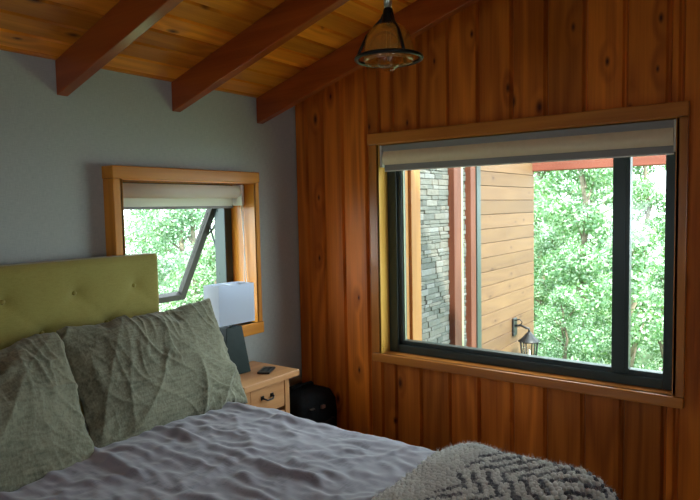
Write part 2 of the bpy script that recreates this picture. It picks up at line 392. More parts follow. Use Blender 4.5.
# sash rails a step further back
b.box(FX0+.012, FX1-.005, y1-fl, y1-.06, z0+.045, z1-ft); b.box(FX0+.012, FX1-.005, y0+fr_, y1-.06, z0+.045, z0+fb)
b.build('window_frame', 'frame', w2, .003)
b = MB(); b.box(FX0+.008, FX1-.008, -1.953, -1.878, z0+.05, z1-ft); b.box(FX0+.003, FX0+.008, -1.936, -1.932, z0+.05, z1-ft)
b.build('mullion', 'frame', w2, .003)
b = MB(); b.box(FX0+.02, FX0+.034, y1-fl-.008, y1-fl, z0+fb, z1-ft); b.build('seal_strip', 'seal', w2)
for ya, yb in ((-1.878, y1-fl), (y0+fr_, -1.953)):
    b = MB(); b.box(.078, .084, ya, yb, z0+fb, z1-ft); b.build('glass_pane', 'glass', w2)

# blinds
bl = thing('roller_blind', 'beige roller blind rolled up at the top of the big window', 'blind', (.0, -1.4, 1.77))
b = MB(); b.box(-.012, .035, y0+.004, y1-.012, 1.812, 1.846); b.build('head_rail', 'blind_dark', bl, .002)
b = MB(); n = 14
poly = [(.03, 1.812), (-.012, 1.812)] + [(-.012-.014*math.sin(PI*i/n), 1.812-.076*i/n) for i in range(1, n)] + [(-.012, 1.736), (.03, 1.736)]
poly = [(p[0], p[1]) for p in poly]
vs = [(p[0], y0+.012, p[1]) for p in poly] + [(p[0], y1-.022, p[1]) for p in poly]; n = len(poly)
b.add(vs, [tuple(range(n))[::-1], tuple(range(n, 2*n))] + [(i, (i+1) % n, n+(i+1) % n, n+i) for i in range(n)], 0)
b.build('rolled_fabric', 'blind_face', bl)
b = MB(); b.box(-.016, .006, y0+.010, y1-.030, 1.704, 1.736); b.build('bottom_bar', 'blind_dark', bl, .002)
b = MB(); b.box(-.014, -.002, y0+.010, y1-.030, 1.699, 1.704); b.build('bar_lip', 'white_plastic', bl)
b = MB(); b.box(-.02, .036, y0+.001, y0+.010, 1.71, 1.846); b.build('end_bracket', 'white_plastic', bl, .002)
b = MB(); b.box(-.02, .036, y1-.010, y1-.001, 1.725, 1.846); b.build('end_bracket', 'white_plastic', bl, .002)

bl = thing('roller_blind', 'white roller blind rolled up at the top of the small window', 'blind', (-.87, .03, 1.6))
x0, x1, z0, z1 = WX
b = MB(); n = 20
b.add([(xx, .03+.036*math.cos(2*PI*i/n), 1.602+.036*math.sin(2*PI*i/n)) for xx in (x0+.02, x1-.03) for i in range(n)],
      [tuple(range(n))[::-1], tuple(range(n, 2*n))] + [(i, (i+1) % n, n+(i+1) % n, n+i) for i in range(n)], 0, True)
b.build('rolled_fabric', 'blind', bl)
b = MB(); b.box(x0+.02, x1-.03, .064, .066, 1.522, 1.602); b.build('hanging_fabric', 'blind', bl)
b = MB(); b.box(x0+.018, x1-.028, .058, .072, 1.510, 1.524); b.build('bottom_bar', 'blind_dark', bl, .002)
for xx in (x0+.001, x1-.026):
    b = MB(); b.box(xx, xx+.02, -.012, .07, 1.525, 1.643); b.build('end_bracket', 'white_plastic', bl, .006)
b = MB(); b.tube([(x1-.02, -.01, 1.56), (x1-.018, -.012, 1.3), (x1-.04, -.02, .99), (x1-.03, -.024, .965), (x1-.012, -.02, .985), (x1-.012, -.005, 1.3), (x1-.014, .01, 1.56)], .0022, 6)
b.build('pull_cord', 'white_plastic', bl)

# ------------------------------------------------------------------ bed
bed = thing('bed', 'bed with a mustard yellow button-tufted headboard against the grey wall', 'bed', (-2.05, -1.2, 0))
HX0, HX1, HT, HY = -2.93, -1.168, 1.304, -.165
btn = []
for k in range(-1, 7):
    xa = -1.296 - .2855*k
    for row, zz in enumerate((1.168, 1.022, .876, .73)):
        xx = xa - (.1428 if row % 2 else 0)
        if HX0+.06 < xx < HX1-.06: btn.append((xx, zz))
def hb_dip(x, z):
    d = 0
    for bx, bz in btn:
        r2 = ((x-bx)**2 + (z-bz)**2)
        if r2 < .05: d += .022*math.exp(-math.sqrt(r2)/.028) + .005*math.exp(-r2/.004)
    for bx, bz in btn:      # faint pleats between the diagonal neighbours
        for sx in (-1, 1):
            ux, uz = sx*.1428, -.146; l = math.hypot(ux, uz); ux /= l; uz /= l
            s = (x-bx)*ux + (z-bz)*uz; q = abs((x-bx)*uz - (z-bz)*ux)
            if 0 < s < l and q < .04: d += .0035*math.exp(-(q/.009)**2)
    return d
b = MB(); P_ = []
nz, nx = 64, 170; R_ = .022
for j in range(nz+1):
    row = []
    for i in range(nx+1):
        x = HX0 + (HX1-HX0)*i/nx; z = .25 + (HT-.25)*j/nz
        e = min(x-HX0, HX1-x, HT-z); rd = 0
        if e < R_: rd = R_ - math.sqrt(max(0, R_**2 - (R_-e)**2))
        row.append((x, HY + rd + hb_dip(x, z), z))
    P_.append(row)
b.grid(P_)
# sides, top, back
edge = [(P_[j][0]) for j in range(nz+1)] + P_[nz][1:] + [P_[j][nx] for j in range(nz-1, -1, -1)]
b.grid([edge, [(p[0], -.066, p[2]) for p in edge]])
b.add([(HX0, -.066, .25), (HX1, -.066, .25), (HX1, -.066, HT), (HX0, -.066, HT)], [(0, 1, 2, 3)])
hb = b.build('headboard', 'headboard', bed)
for bx, bz in btn:
    if bz > .9:
        m_ = Matrix.Translation((bx, HY+.024, bz)) @ Matrix.Rotation(PI/2, 4, 'X')
        bb = MB(); bb.lathe([(.0005, .0095), (.005, .009), (.009, .006), (.0112, .001), (.011, -.006)], 0, 0, 16, mat=m_)
        bb.build('button', 'headboard', hb)
b = MB(); b.box(-2.9, -1.14, -2.22, -.19, .13, .36); b.build('bed_base', 'headboard', bed, .02, 3)
b = MB(); b.box(-2.9, -1.14, -2.22, -.19, .362, .55); b.build('mattress', 'mattress', bed, .05, 4)
for xx in (-2.85, -1.2):
    for yy in (-2.17, -.24):
        b = MB(); b.lathe([(.02, 0), (.03, .13)], xx, yy, 16); b.build('leg', 'black', bed)

# duvet -----------------------------------------------------------
def nz3(x, y, z=0): return mnoise.noise((x, y, z))
def ridge(v): return (1-abs(v)*2.0)
def wrinkle(x, y):
    wx = x + .10*nz3(x*2.2, y*2.2, 3.1) + .04*nz3(x*6, y*6, 9.7); wy = y + .10*nz3(x*2.2, y*2.2, 7.7) + .04*nz3(x*6, y*6, 5.2)
    h = .012*nz3(x*2.0, y*2.0, 1.3)
    def fold(ang, fa, fl, seed, amp, p):
        c, s = math.cos(ang), math.sin(ang); u = wx*c+wy*s; v = -wx*s+wy*c
        r = max(0, ridge(nz3(u*fl, v*fa, seed))); m = max(0, .25 + 1.2*nz3(x*1.7+seed, y*1.7, seed*2.3))
        return amp*(r**p)*min(1, m)
    h += fold(1.25, 7, 1.3, 2.2, .030, 3.5) + fold(1.8, 10, 1.9, 5.1, .022, 3.5) + fold(.35, 8, 1.6, 8.3, .022, 3.5) + fold(-.55, 12, 2.2, 11.7, .015, 3)
    h += fold(1.5, 21, 3.6, 14.4, .010, 2.5) + fold(.1, 24, 5, 17.9, .009, 2.5) + fold(2.4, 19, 4, 23.9, .009, 2.5) + fold(.9, 40, 8, 27.1, .006, 2) + fold(1.4, 30, 6, 31.3, .008, 2.5) + fold(-.2, 34, 7, 37.7, .007, 2.5)
    return h
DXE, DYE, DXL, DR = -.935, -2.11, -3.12, .13
def roll(t, e, r):
    if t < e-r: return t, 0.0
    s = t-(e-r)
    if s < r*PI/2: th = s/r; return e-r+r*math.sin(th), r*(1-math.cos(th))
    return e, r + s - r*PI/2
def bed_surf(a, c):
    """a: run across towards +x, c: run towards the foot (-y); returns the smooth cover point"""
    x, d1 = roll(a, DXE, DR); xl, d1b = roll(-a, -DXL, DR)
    if d1b > 0: x = -xl
    y_, d2 = roll(-c, -DYE, DR); y = -y_
    d = max(d1, d1b, d2) + .35*min(max(d1, d1b), d2)
    z = .598 - d + .012*math.cos((x+2.0)*1.3)
    return Vector((x, y, max(z, .10+.02*math.sin(a*20+c*17))))
def bed_n(a, c):
    e = .004; p = bed_surf(a+e, c)-bed_surf(a-e, c); q = bed_surf(a, c+e)-bed_surf(a, c-e)
    n = p.cross(q); return n.normalized() if n.length > 1e-9 else Vector((0, 0, 1))
A0, A1, B0, B1 = DXL-.25, DXE+.30, -.185, DYE-.30
def rumple(nu, nv, wdt, dep, grow, frames, seed):
    """height and slip field of a loose sheet that buckles between held edges (cloth simulation over a flat top)"""
    me = bpy.data.meshes.new('sheet')
    P = [(wdt*i/nu, -dep*j/nv, .02 + .05*nz3(i*.09, j*.035, seed) + .02*nz3(i*.2, j*.1, seed+3)) for j in range(nv+1) for i in range(nu+1)]
    k = nu+1; me.from_pydata(P, [], [(j*k+i, j*k+i+1, (j+1)*k+i+1, (j+1)*k+i) for j in range(nv) for i in range(nu)])
    o = bpy.data.objects.new('sheet', me); C.objects.link(o)
    o.shape_key_add(name='Basis'); rk = o.shape_key_add(name='rest')
    for q, p in zip(rk.data, P):           # the cloth is wider than the space it lies in, unevenly
        q.co = (p[0]*(1+grow) + .05*nz3(p[0]*1.6, p[1]*1.6, seed+8), p[1]*(1+grow*.35) + .03*nz3(p[0]*1.6, p[1]*1.6, seed+18), 0)
    g = o.vertex_groups.new(name='pin'); g.add([j*k+i for j in range(nv+1) for i in range(nu+1) if i in (0, nu) or j in (0, nv)], 1, 'REPLACE')
    pm = bpy.data.meshes.new('top'); pm.from_pydata([(-1, 1, 0), (wdt+1, 1, 0), (wdt+1, -dep-1, 0), (-1, -dep-1, 0)], [], [(3, 2, 1, 0)])
    po = bpy.data.objects.new('top', pm); C.objects.link(po); cm_ = po.modifiers.new('col', 'COLLISION')
    po.collision.thickness_outer = .004; po.collision.cloth_friction = 25
    cl = o.modifiers.new('cloth', 'CLOTH'); st = cl.settings
    st.quality = 5; st.mass = .35; st.tension_stiffness = 30; st.compression_stiffness = 30; st.shear_stiffness = 6; st.bending_stiffness = 9
    st.air_damping = 2.0; st.tension_damping = 6; st.compression_damping = 6; st.shear_damping = 6
    st.vertex_group_mass = 'pin'; st.rest_shape_key = rk
    cl.collision_settings.use_self_collision = False; cl.collision_settings.distance_min = .004; cl.collision_settings.collision_quality = 2
    cl.point_cache.frame_start = 1; cl.point_cache.frame_end = frames
    for fnum in range(1, frames+1): S.frame_set(fnum)
    dg = bpy.context.evaluated_depsgraph_get(); ev = o.evaluated_get(dg).data
    co_ = np.empty(len(ev.vertices)*3); ev.vertices.foreach_get('co', co_)
    bpy.data.objects.remove(o); bpy.data.objects.remove(po); S.frame_set(1)
    return co_.reshape(nv+1, nu+1, 3)
NA, NB = 214, 176
RUM = rumple(NA, NB, A1-A0, B0-B1, .11, 40, 2.7)
print('RUMPLE', RUM[..., 2].min(), RUM[..., 2].max(), RUM[..., 2].std())
P_ = []
for j in range(NB+1):
    row = []
    for i in range(NA+1):
        a_ = A0 + RUM[j, i, 0]; c_ = B0 + RUM[j, i, 1]
        p = bed_surf(a_, c_); n = bed_n(a_, c_)
        if n.z < -.01: n = -n
        row.append(p + n*(float(RUM[j, i, 2]) + .75*wrinkle(a_, c_)))
    P_.append(row)
b = MB(); b.grid(P_); dv = b.build('duvet', 'duvet', origin=(-2.0, -1.2, .6), fix=False)
so = dv.modifiers.new('smooth', 'SUBSURF'); so.levels = 1; so.render_levels = 1
tag(dv, 'rumpled slate grey duvet spread over the bed', 'duvet')

# pillows ---------------------------------------------------------
def make_pillow(seed, W, H, ctr, right, up, label, press=.9, frames=46):
    """a sewn two-sided linen case, blown up by a cloth simulation so that seams and corners pucker"""
    rx = Vector(right).normalized(); upv = Vector(up).normalized(); nn = rx.cross(upv).normalized(); upv = nn.cross(rx)
    NU, NV = 84, 58; bm = bmesh.new(); G = {}
    for side in (0, 1):
        for j in range(NV+1):
            for i in range(NU+1):
                edge = i in (0, NU) or j in (0, NV)
                if side and edge: G[1, i, j] = G[0, i, j]; continue
                u, v = -1+2*i/NU, -1+2*j/NV
                z = (1 if side == 0 else -1)*(.004 + .030*(1-u*u)*(1-v*v)) + .004*nz3(u*4, v*4, seed+side*9)
                G[side, i, j] = bm.verts.new((u*W/2, v*H/2, z if not edge else 0))
    for side in (0, 1):
        for j in range(NV):
            for i in range(NU):
                q = [G[side, i, j], G[side, i+1, j], G[side, i+1, j+1], G[side, i, j+1]]
                bm.faces.new(q if side == 0 else q[::-1])
    me = bpy.data.meshes.new('pillow'); bm.to_mesh(me); bm.free()
    o = bpy.data.objects.new('pillow', me); C.objects.link(o)
    cl = o.modifiers.new('cloth', 'CLOTH'); st = cl.settings
    st.quality = 6; st.mass = .25; st.tension_stiffness = 25; st.compression_stiffness = 25; st.shear_stiffness = 8; st.bending_stiffness = .08
    st.air_damping = 2.5; st.tension_damping = 8; st.compression_damping = 8; st.shear_damping = 8
    st.use_pressure = True; st.uniform_pressure_force = press; st.shrink_min = -.035; st.effector_weights.gravity = 0
    cl.collision_settings.use_collision = False; cl.collision_settings.use_self_collision = False
    cl.point_cache.frame_start = 1; cl.point_cache.frame_end = frames
    for fnum in range(1, frames+1): S.frame_set(fnum)
    dg = bpy.context.evaluated_depsgraph_get(); me2 = bpy.data.meshes.new_from_object(o.evaluated_get(dg))
    o.modifiers.clear(); o.data = me2; S.frame_set(1)
    co_ = np.empty(len(me2.vertices)*3); me2.vertices.foreach_get('co', co_); co_ = co_.reshape(-1, 3)
    print('PILLOW', co_.min(0), co_.max(0))
    R_m = Matrix((rx, upv, nn)).transposed()
    me2.transform(R_m.to_4x4()); me2.polygons.foreach_set('use_smooth', [True]*len(me2.polygons)); me2.update()
    bm = bmesh.new(); bm.from_mesh(me2); bmesh.ops.subdivide_edges(bm, edges=bm.edges, cuts=1, use_grid_fill=True, smooth=.0)
    bm.normal_update()
    inv = R_m.transposed()
    for v in bm.verts:
        q = inv @ v.co; px_, py_ = q.x, q.y; sd = seed + (0 if q.z > 0 else 40)
        wx = px_ + .06*nz3(px_*4, py_*4, sd); wy = py_ + .06*nz3(px_*4, py_*4, sd+9); wv = 0
        for ang, f1, f2, amp, p in ((1.15, 6, 1.3, .020, 5), (-.5, 7, 1.8, .016, 5), (2.2, 9, 2.2, .014, 5), (.4, 14, 3.2, .008, 4), (1.6, 18, 4, .0075, 4), (-.9, 24, 5, .005, 3), (.9, 32, 8, .003, 2)):
            c, s_ = math.cos(ang), math.sin(ang); uu = wx*c+wy*s_; vv = -wx*s_+wy*c
            m = max(0, .35+1.2*nz3(px_*3.2+f1, py_*3.2, sd+amp*900))
            wv += amp*max(0, ridge(nz3(uu*f2, vv*f1, sd+f1)))**p*min(1, m)
        ed = min(W/2-abs(px_), H/2-abs(py_))
        wv += .008*math.exp(-max(ed, 0)*20)*nz3(px_*13, py_*13, sd+33)
        wv += .012*nz3(px_*5, py_*5, sd+60)
        v.co += v.normal*wv
    bm.to_mesh(me2); bm.free()
    o.location = ctr; me2.materials.clear(); me2.materials.append(M['pillow'])
    sb_ = o.modifiers.new('smooth', 'SUBSURF'); sb_.levels = 1; sb_.render_levels = 1
    return tag(o, label, 'pillow', 'olive linen pillows against the headboard')
make_pillow(3.3, .76, .515, (-1.335, -.375, .818), (.99, .03, .025), (-.145, .42, .9), 'olive linen pillow on the right, nearest the small window')
make_pillow(8.1, .80, .52, (-2.15, -.445, .80), (.99, .02, .0), (-.17, .42, .9), 'olive linen pillow at the left edge of the photo')

# throw -----------------------------------------------------------
def throw_pt(a, c, h):
    p = bed_surf(a, c); n = bed_n(a, c)
    if n.z < -.01: n = -n
    return p + n*h, n
TA0, TA1, TB0, TB1 = -2.75, DXE+.30, -1.585, DYE-.30
def hump(a, c):
    e = min((TB0-c)/.10, 1); e = max(0, e)
    return .030 + .028*math.sin(e*PI/2) + .012*nz3(a*4, c*4, 21) + .006*nz3(a*11, c*11, 5)
b = MB(); na, nb = 130, 70
b.grid([[throw_pt(TA0+(TA1-TA0)*i/na, TB0+(TB1-TB0)*j/nb, hump(TA0+(TA1-TA0)*i/na, TB0+(TB1-TB0)*j/nb))[0] for i in range(na+1)] for j in range(nb+1)], r=.55)
ico = bmesh.new(); bmesh.ops.create_icosphere(ico, subdivisions=1, radius=1); IV = [v.co.copy() for v in ico.verts]; IF = [tuple(v.index for v in f.verts) for f in ico.faces]; ico.free()
def pattern(a, c):
    """dark chevron dashes with an off-white border"""
    if TB0 - c < .15: return .7
    per = .30; t = abs(((a - DXE + .10) / per) % 1.0 - .5)*2      # 0 at the chevron spine
    k = ((c*1.0 + t*.115) / .058) % 1.0
    return .08 if k < .36 else .8
sa, sc_ = .0165, .0172
ia = int((TA1-TA0)/sa); ib = int((TB0-TB1)/sc_)
hair = []
for i in range(ia):
    for j in range(ib):
        a = TA0 + (i+.5)*sa + random.uniform(-.003, .003); c = TB0 - (j+.5)*sc_ + random.uniform(-.003, .003) + (.5*sc_ if i % 2 else 0)
        if a < -2.3: continue
        p, n = throw_pt(a, c, hump(a, c)+.004)
        v = pattern(a, c); v = max(0, min(1, v + random.uniform(-.10, .22)*(1 if v > .3 else .45)))
        q = n.to_track_quat('Z', 'Y').to_matrix().to_4x4()
        mt = Matrix.Translation(p) @ q @ Matrix.Rotation(random.uniform(.3, 1.0)*(1 if i % 2 else -1), 4, 'Z') @ Matrix.Diagonal((.0130*random.uniform(.85, 1.15), .0084*random.uniform(.85, 1.15), .0088, 1))
        b.add([mt @ (x + Vector((random.uniform(-.12, .12), random.uniform(-.12, .12), random.uniform(-.12, .12)))) for x in IV], IF, v, True)
        for _ in range(9 if a > -1.75 else 1):
            d = (n*random.uniform(.2, 1) + Vector((random.uniform(-1, 1), random.uniform(-1, 1), random.uniform(-.6, .8)))).normalized()
            s0 = p + Vector((random.uniform(-.01, .01), random.uniform(-.01, .01), random.uniform(0, .008)))
            e = s0 + d*random.uniform(.007, .019); k = d.cross(Vector((random.random(), random.random(), random.random()))).normalized()*.00075
            b.add([s0-k, s0+k, e], [(0, 1, 2)], max(0, min(1, v+.12)))
o = b.build('throw_blanket', 'wool', origin=(-1.8, -1.95, .63), fix=False)
tag(o, 'fluffy off-white knitted throw with dark chevron stripes on the foot of the bed', 'throw')

# ------------------------------------------------------------------ nightstand and what stands on it
ns = thing('nightstand', 'small pine nightstand between the bed and the corner', 'nightstand', (-.70, -.22, 0))
NX0, NX1, NY0, NY1, NT_ = -.905, -.497, -.425, -.075, .64
b = MB(); b.box(NX0, NX1, NY0, NY1, NT_-.034, NT_); b.build('tabletop', 'night_x', ns, .004)
b = MB(); i_ = .055
b.box(NX0+.03, NX0+.05, NY0+.03, NY1-.005, .12, NT_-.0345); b.box(NX1-i_-.02, NX1-i_, NY0+.03, NY1-.005, .12, NT_-.0345)
b.box(NX0+.05, NX1-i_-.02, NY1-.02, NY1-.005, .12, NT_-.0345); b.box(NX0+.05, NX1-i_-.02, NY0+.05, NY1-.02, .12, .14)
b.build('carcass', 'night_z', ns, .002)
for xx in (NX0+.03, NX1-i_-.035):
    for yy in (NY0+.025, NY1-.045):
        b = MB(); b.box(xx, xx+.035, yy, yy+.035, 0, NT_-.035); b.build('leg', 'night_z', ns, .003)
for zz in (.46, .30, .14):
    b = MB(); b.box(NX0+.068, NX1-i_-.038, NY0+.028, NY0+.046, zz, zz+.138); dr = b.build('drawer', 'night_x', ns, .003)
    xm = -.722; b = MB(); zk = zz+.085
    b.tube([(xm-.035, NY0+.026, zk), (xm-.035, NY0+.010, zk-.002), (xm-.018, NY0+.004, zk-.012), (xm+.018, NY0+.004, zk-.012), (xm+.035, NY0+.010, zk-.002), (xm+.035, NY0+.026, zk)], .0045, 8)
    for sx in (-1, 1): b.box(xm+sx*.035-.009, xm+sx*.035+.009, NY0+.022, NY0+.028, zk-.010, zk+.010)
    b.build('handle', 'black', dr)

lamp = thing('table_lamp', 'table lamp with a white rectangular shade on the nightstand', 'lamp', (-.735, -.175, NT_))
lm = Matrix.Translation((-.752, -.175, NT_)) @ Matrix.Rotation(math.radians(-6), 4, 'Z')
b = MB(); q0, q1 = (.085, .055), (.050, .036)
b.add([(sx*a[0], sy*a[1], z) for a, z in ((q0, .001), (q1, .250)) for sx, sy in ((-1, -1), (1, -1), (1, 1), (-1, 1))],
      [(3, 2, 1, 0), (4, 5, 6, 7), (0, 1, 5, 4), (1, 2, 6, 5), (2, 3, 7, 6), (3, 0, 4, 7)], 0, mat=lm)
b.build('lamp_base', 'lamp_base', lamp, .003)
b = MB(); b.lathe([(.007, .250), (.007, .44)], 0, 0, 12, mat=lm); b.lathe([(.014, .29), (.014, .34)], 0, 0, 12, mat=lm); b.build('stem', 'steel', lamp)
b = MB(); b.lathe([(.014, .34), (.028, .37), (.030, .395), (.020, .42), (.002, .43)], 0, 0, 16, mat=lm); b.build('bulb', 'bulb', lamp)
sx, sy, s0, s1 = .1125, .066, .272, .474
b = MB(); th = .002
for ox, oy in ((sx, sy), (sx-th, sy-th)):
    q = [(-ox, -oy), (ox, -oy), (ox, oy), (-ox, oy)]
    b.add([(x, y, z) for z in (s0, s1) for x, y in q], [(i, (i+1) % 4, 4+(i+1) % 4, 4+i) for i in range(4)], 0, mat=lm)
for zz in (s0, s1):
    q = [(-sx, -sy), (sx, -sy), (sx, sy), (-sx, sy)]; q2 = [(x*(1-th/sx), y*(1-th/sy)) for x, y in q]
    b.add([(x, y, zz) for x, y in q+q2], [(i, (i+1) % 4, 4+(i+1) % 4, 4+i) for i in range(4)], 0, mat=lm)
b.build('lamp_shade', 'shade', lamp)
b = MB()
for p, q in (((-sx+.002, 0, s1-.004), (sx-.002, 0, s1-.004)), ((0, -sy+.002, s1-.004), (0, sy-.002, s1-.004))): b.tube([lm @ Vector(p), lm @ Vector(q)], .0016, 6)
b.build('shade_spider', 'steel', lamp)

rm = Matrix.Translation((-.625, -.305, NT_+.0005)) @ Matrix.Rotation(math.radians(28), 4, 'Z')
ph = thing('remote_control', 'small black remote lying on the nightstand beside the lamp', 'remote', (-.625, -.305, NT_))
b = MB(); b.box(-.062, .062, -.034, .034, 0, .011, mat=rm); b.build('remote_body', 'black_plastic', ph, .004)
for k in range(5):
    for l in (-1, 1):
        b = MB(); b.box(-.045+k*.02, -.034+k*.02, l*.014-.006, l*.014+.006, .011, .0122, mat=rm); b.build('key', 'frame', ph)

# black bag in the corner
bag = thing('bag', 'black bag standing on the floor in the corner beside the nightstand', 'bag', (-.25, -.26, 0))
P_ = []
n = 40
for z, s in ((0.003, .86), (.03, .97), (.15, 1.0), (.28, 1.0), (.36, .96), (.41, .82), (.432, .5), (.437, .05)):
    row = []
    for i in range(n+1):
        t = 2*PI*i/n; cx, sy_ = math.cos(t), math.sin(t); e = .38
        row.append((-.215 + .175*s*math.copysign(abs(cx)**e, cx) + .006*nz3(cx*2, sy_*2, z*9), -.20 + .155*s*math.copysign(abs(sy_)**e, sy_) + .006*nz3(cx*2+5, sy_*2, z*9), z))
    P_.append(row)
b = MB(); b.grid(P_); b.build('bag_body', 'black_cloth', bag)
P_ = []
for z, s in ((.06, .9), (.09, 1), (.2, 1), (.25, .93), (.262, .6)):
    P_.append([(-.215+.12*s*math.cos(PI*i/20), -.345-.040*s*max(0, math.sin(PI*i/20))**.5, z) for i in range(21)])
b = MB(); b.grid(P_); b.build('front_pocket', 'black_cloth', bag)
b = MB(); b.tube([(-.31, -.20, .433), (-.29, -.205, .447), (-.215, -.207, .452), (-.14, -.205, .447), (-.12, -.20, .433)], .009, 8); b.build('carry_handle', 'black_cloth', bag)
b = MB(); b.box(-.235, -.205, -.366, -.350, .335, .355); b.build('buckle', 'steel', bag, .002)
b = MB(); b.box(-.33, -.30, -.364, -.350, .352, .358); b.build('zip_pull', 'steel', bag, .001)

# ------------------------------------------------------------------ pendant lamp
px, py = -1.131, -1.42
pd = thing('pendant_lamp', 'amber glass bell pendant lamp with a black ring hanging from the ceiling', 'lamp', (px, py, 2.0))
zr = 2.007; R = .112
b = MB(); b.tube([(px+R*math.cos(2*PI*i/48), py+R*math.sin(2*PI*i/48), zr) for i in range(48)], .0072, 8, closed=True); b.build('ring', 'black', pd)
for k in range(3):
    a = math.radians(-1 + 120*k); ca, sa_ = math.cos(a), math.sin(a)
    b = MB(); b.tube([(px+r*ca, py+r*sa_, z) for r, z in ((.016, 2.155), (.022, 2.14), (.045, 2.117), (.075, 2.085), (.098, 2.04), (.111, zr))], .0056, 8); b.build('strut', 'black', pd)
prof = [(.022, 2.124), (.042, 2.119), (.060, 2.106), (.073, 2.088), (.082, 2.065), (.086, 2.035), (.086, 2.005), (.083, 1.995)]
prof += [(r-.003, z) for r, z in prof[::-1]]
b = MB(); b.lathe(prof, px, py, 40, cap=False); b.build('glass_shade', 'amber', pd)
b = MB(); b.lathe([(.025, 2.116), (.025, 2.128), (.020, 2.152), (.016, 2.172), (.012, 2.178)], px, py, 24); b.build('socket_cap', 'black', pd)
b = MB(); b.lathe([(.014, 2.125), (.016, 2.10), (.030, 2.065), (.042, 2.03), (.044, 2.005), (.036, 1.980), (.018, 1.968), (.003, 1.966)], px, py, 24); bu = b.build('bulb', 'bulb', pd)
b = MB(); b.tube([(px-.012, py, 2.10), (px-.016, py, 2.02), (px-.006, py, 2.0), (px, py, 2.03), (px+.006, py, 2.0), (px+.016, py, 2.02), (px+.012, py, 2.10)], .0012, 6); b.build('filament', 'steel', bu)
b = MB(); b.lathe([(.013, 2.177), (.015, 2.21), (.011, 2.23), (.009, 2.28)], px, py, 12); b.build('stem_sleeve', 'steel', pd)
b = MB(); b.lathe([(.003, 2.28), (.003, 2.56)], px, py, 8); b.build('cord', 'white_plastic', pd)
b = MB(); b.lathe([(.05, 2.555), (.05, 2.575), (.02, 2.60)], px, py, 24); b.build('canopy', 'black', pd)

# ------------------------------------------------------------------ outside: deck side wall with stone, siding, lantern, porch beam
GZ = -1.5; YW = -.45
ow = sempty('wall_outside', 'porch side wall of ledger stone and cedar boards seen through the big window', 'wall', (1.7, YW, 0))
b = MB(); b.box(.21, 3.09, YW+.03, YW+.15, GZ, 2.3); b.build('wall_core', 'plaster', ow)
b = MB()
for (xa, xb) in ((.72, 1.215), (1.385, 1.505)):
    z = GZ
    while z < 2.28:
        h = random.choice((.024, .03, .036, .045)); x = xa
        while x < xb-.005:
            l = random.uniform(.06, .18); xe = min(x+l, xb)
            if xb-xe < .04: xe = xb
            d = random.uniform(.0, .012)
            b.box(x+.0005, xe-.0005, YW-d, YW+.03, z+.0005, min(z+h, 2.3)-.0005)
            x = xe
        z += h
b.build('stone_cladding', 'stone', ow, .004, 1)
b = MB(); bw_ = .1215; z = GZ
while z < 2.28:
    g = .004
    b.prism([(YW+.03, z), (YW+.008, z), (YW+.008, z+g), (YW, z+g+.004), (YW, z+bw_-.003), (YW+.004, z+bw_), (YW+.03, z+bw_)], 1.68, 3.085, 0)
    z += bw_
b.build('cedar_siding', 'siding_wood', ow)
def post(name, xa, xb, d, mat):
    bb = MB(); bb.box(xa, xb, YW-d, YW+.03, GZ, 2.3); return bb.build(name, mat, ow, .004)
post('corner_board', .212, .58, .03, 'post_wood'); post('corner_board', .585, .65, .05, 'post_wood'); post('corner_board', .652, .718, .045, 'post_wood')
post('trim_post', 1.217, 1.34, .05, 'redpost'); post('light_strip', 1.342, 1.383, .045, 'seal')
post('trim_post', 1.508, 1.60, .05, 'redpost'); post('dark_strip', 1.602, 1.678, .06, 'frame')
b = MB(); b.box(3.04, 3.16, -3.6, YW+.15, 1.825, 2.0); b.build('porch_beam', 'redbeam', ow, .006)
b = MB(); b.box(3.03, 3.15, -3.6, -3.48, GZ, 1.825); b.build('porch_post', 'redpost', ow, .006)

lx, lz = 2.53, .36
ln = thing('wall_lantern', 'black wall lantern on the cedar siding outside the big window', 'lantern', (lx, YW, lz))
b = MB(); b.box(lx-.045, lx+.045, YW-.022, YW-.001, lz-.085, lz+.085); b.build('back_plate', 'black', ln, .012, 3)
b = MB(); ly = YW-.15
b.tube([(lx, YW-.02, lz+.01), (lx, YW-.07, lz+.02), (lx, YW-.12, lz+.0), (lx, ly, lz-.005), (lx, ly, lz-.045)], .011, 8)
b.tube([(lx, YW-.02, lz+.06), (lx, YW-.06, lz+.075), (lx, YW-.085, lz+.05), (lx, YW-.07, lz+.025)], .006, 8); b.build('arm', 'black', ln)
b = MB(); b.lathe([(.012, lz-.03), (.03, lz-.05), (.06, lz-.085), (.098, lz-.115), (.102, lz-.125)], lx, ly, 6); b.build('roof', 'black', ln)
b = MB(); b.lathe([(.078, lz-.126), (.055, lz-.315)], lx, ly, 6, cap=False); b.build('glass', 'glass', ln)
for k in range(6):
    a = 2*PI*k/6; b = MB(); b.tube([(lx+.081*math.cos(a), ly+.081*math.sin(a), lz-.12), (lx+.058*math.cos(a), ly+.058*math.sin(a), lz-.32)], .006, 6); b.build('cage_bar', 'black', ln)
b = MB(); b.lathe([(.064, lz-.315), (.064, lz-.33), (.03, lz-.35), (.008, lz-.375)], lx, ly, 6); b.build('cage_base', 'black', ln)
b = MB(); b.lathe([(.013, lz-.315), (.013, lz-.21), (.004, lz-.195)], lx, ly, 10); b.build('candle_bulb', 'white_plastic', ln)

b = MB(); b.box(-14, 30, -14, 30, GZ-.4, GZ-.02, r=0); struct(b.build('ground', 'concrete'), 'ground outside the house', 'ground')

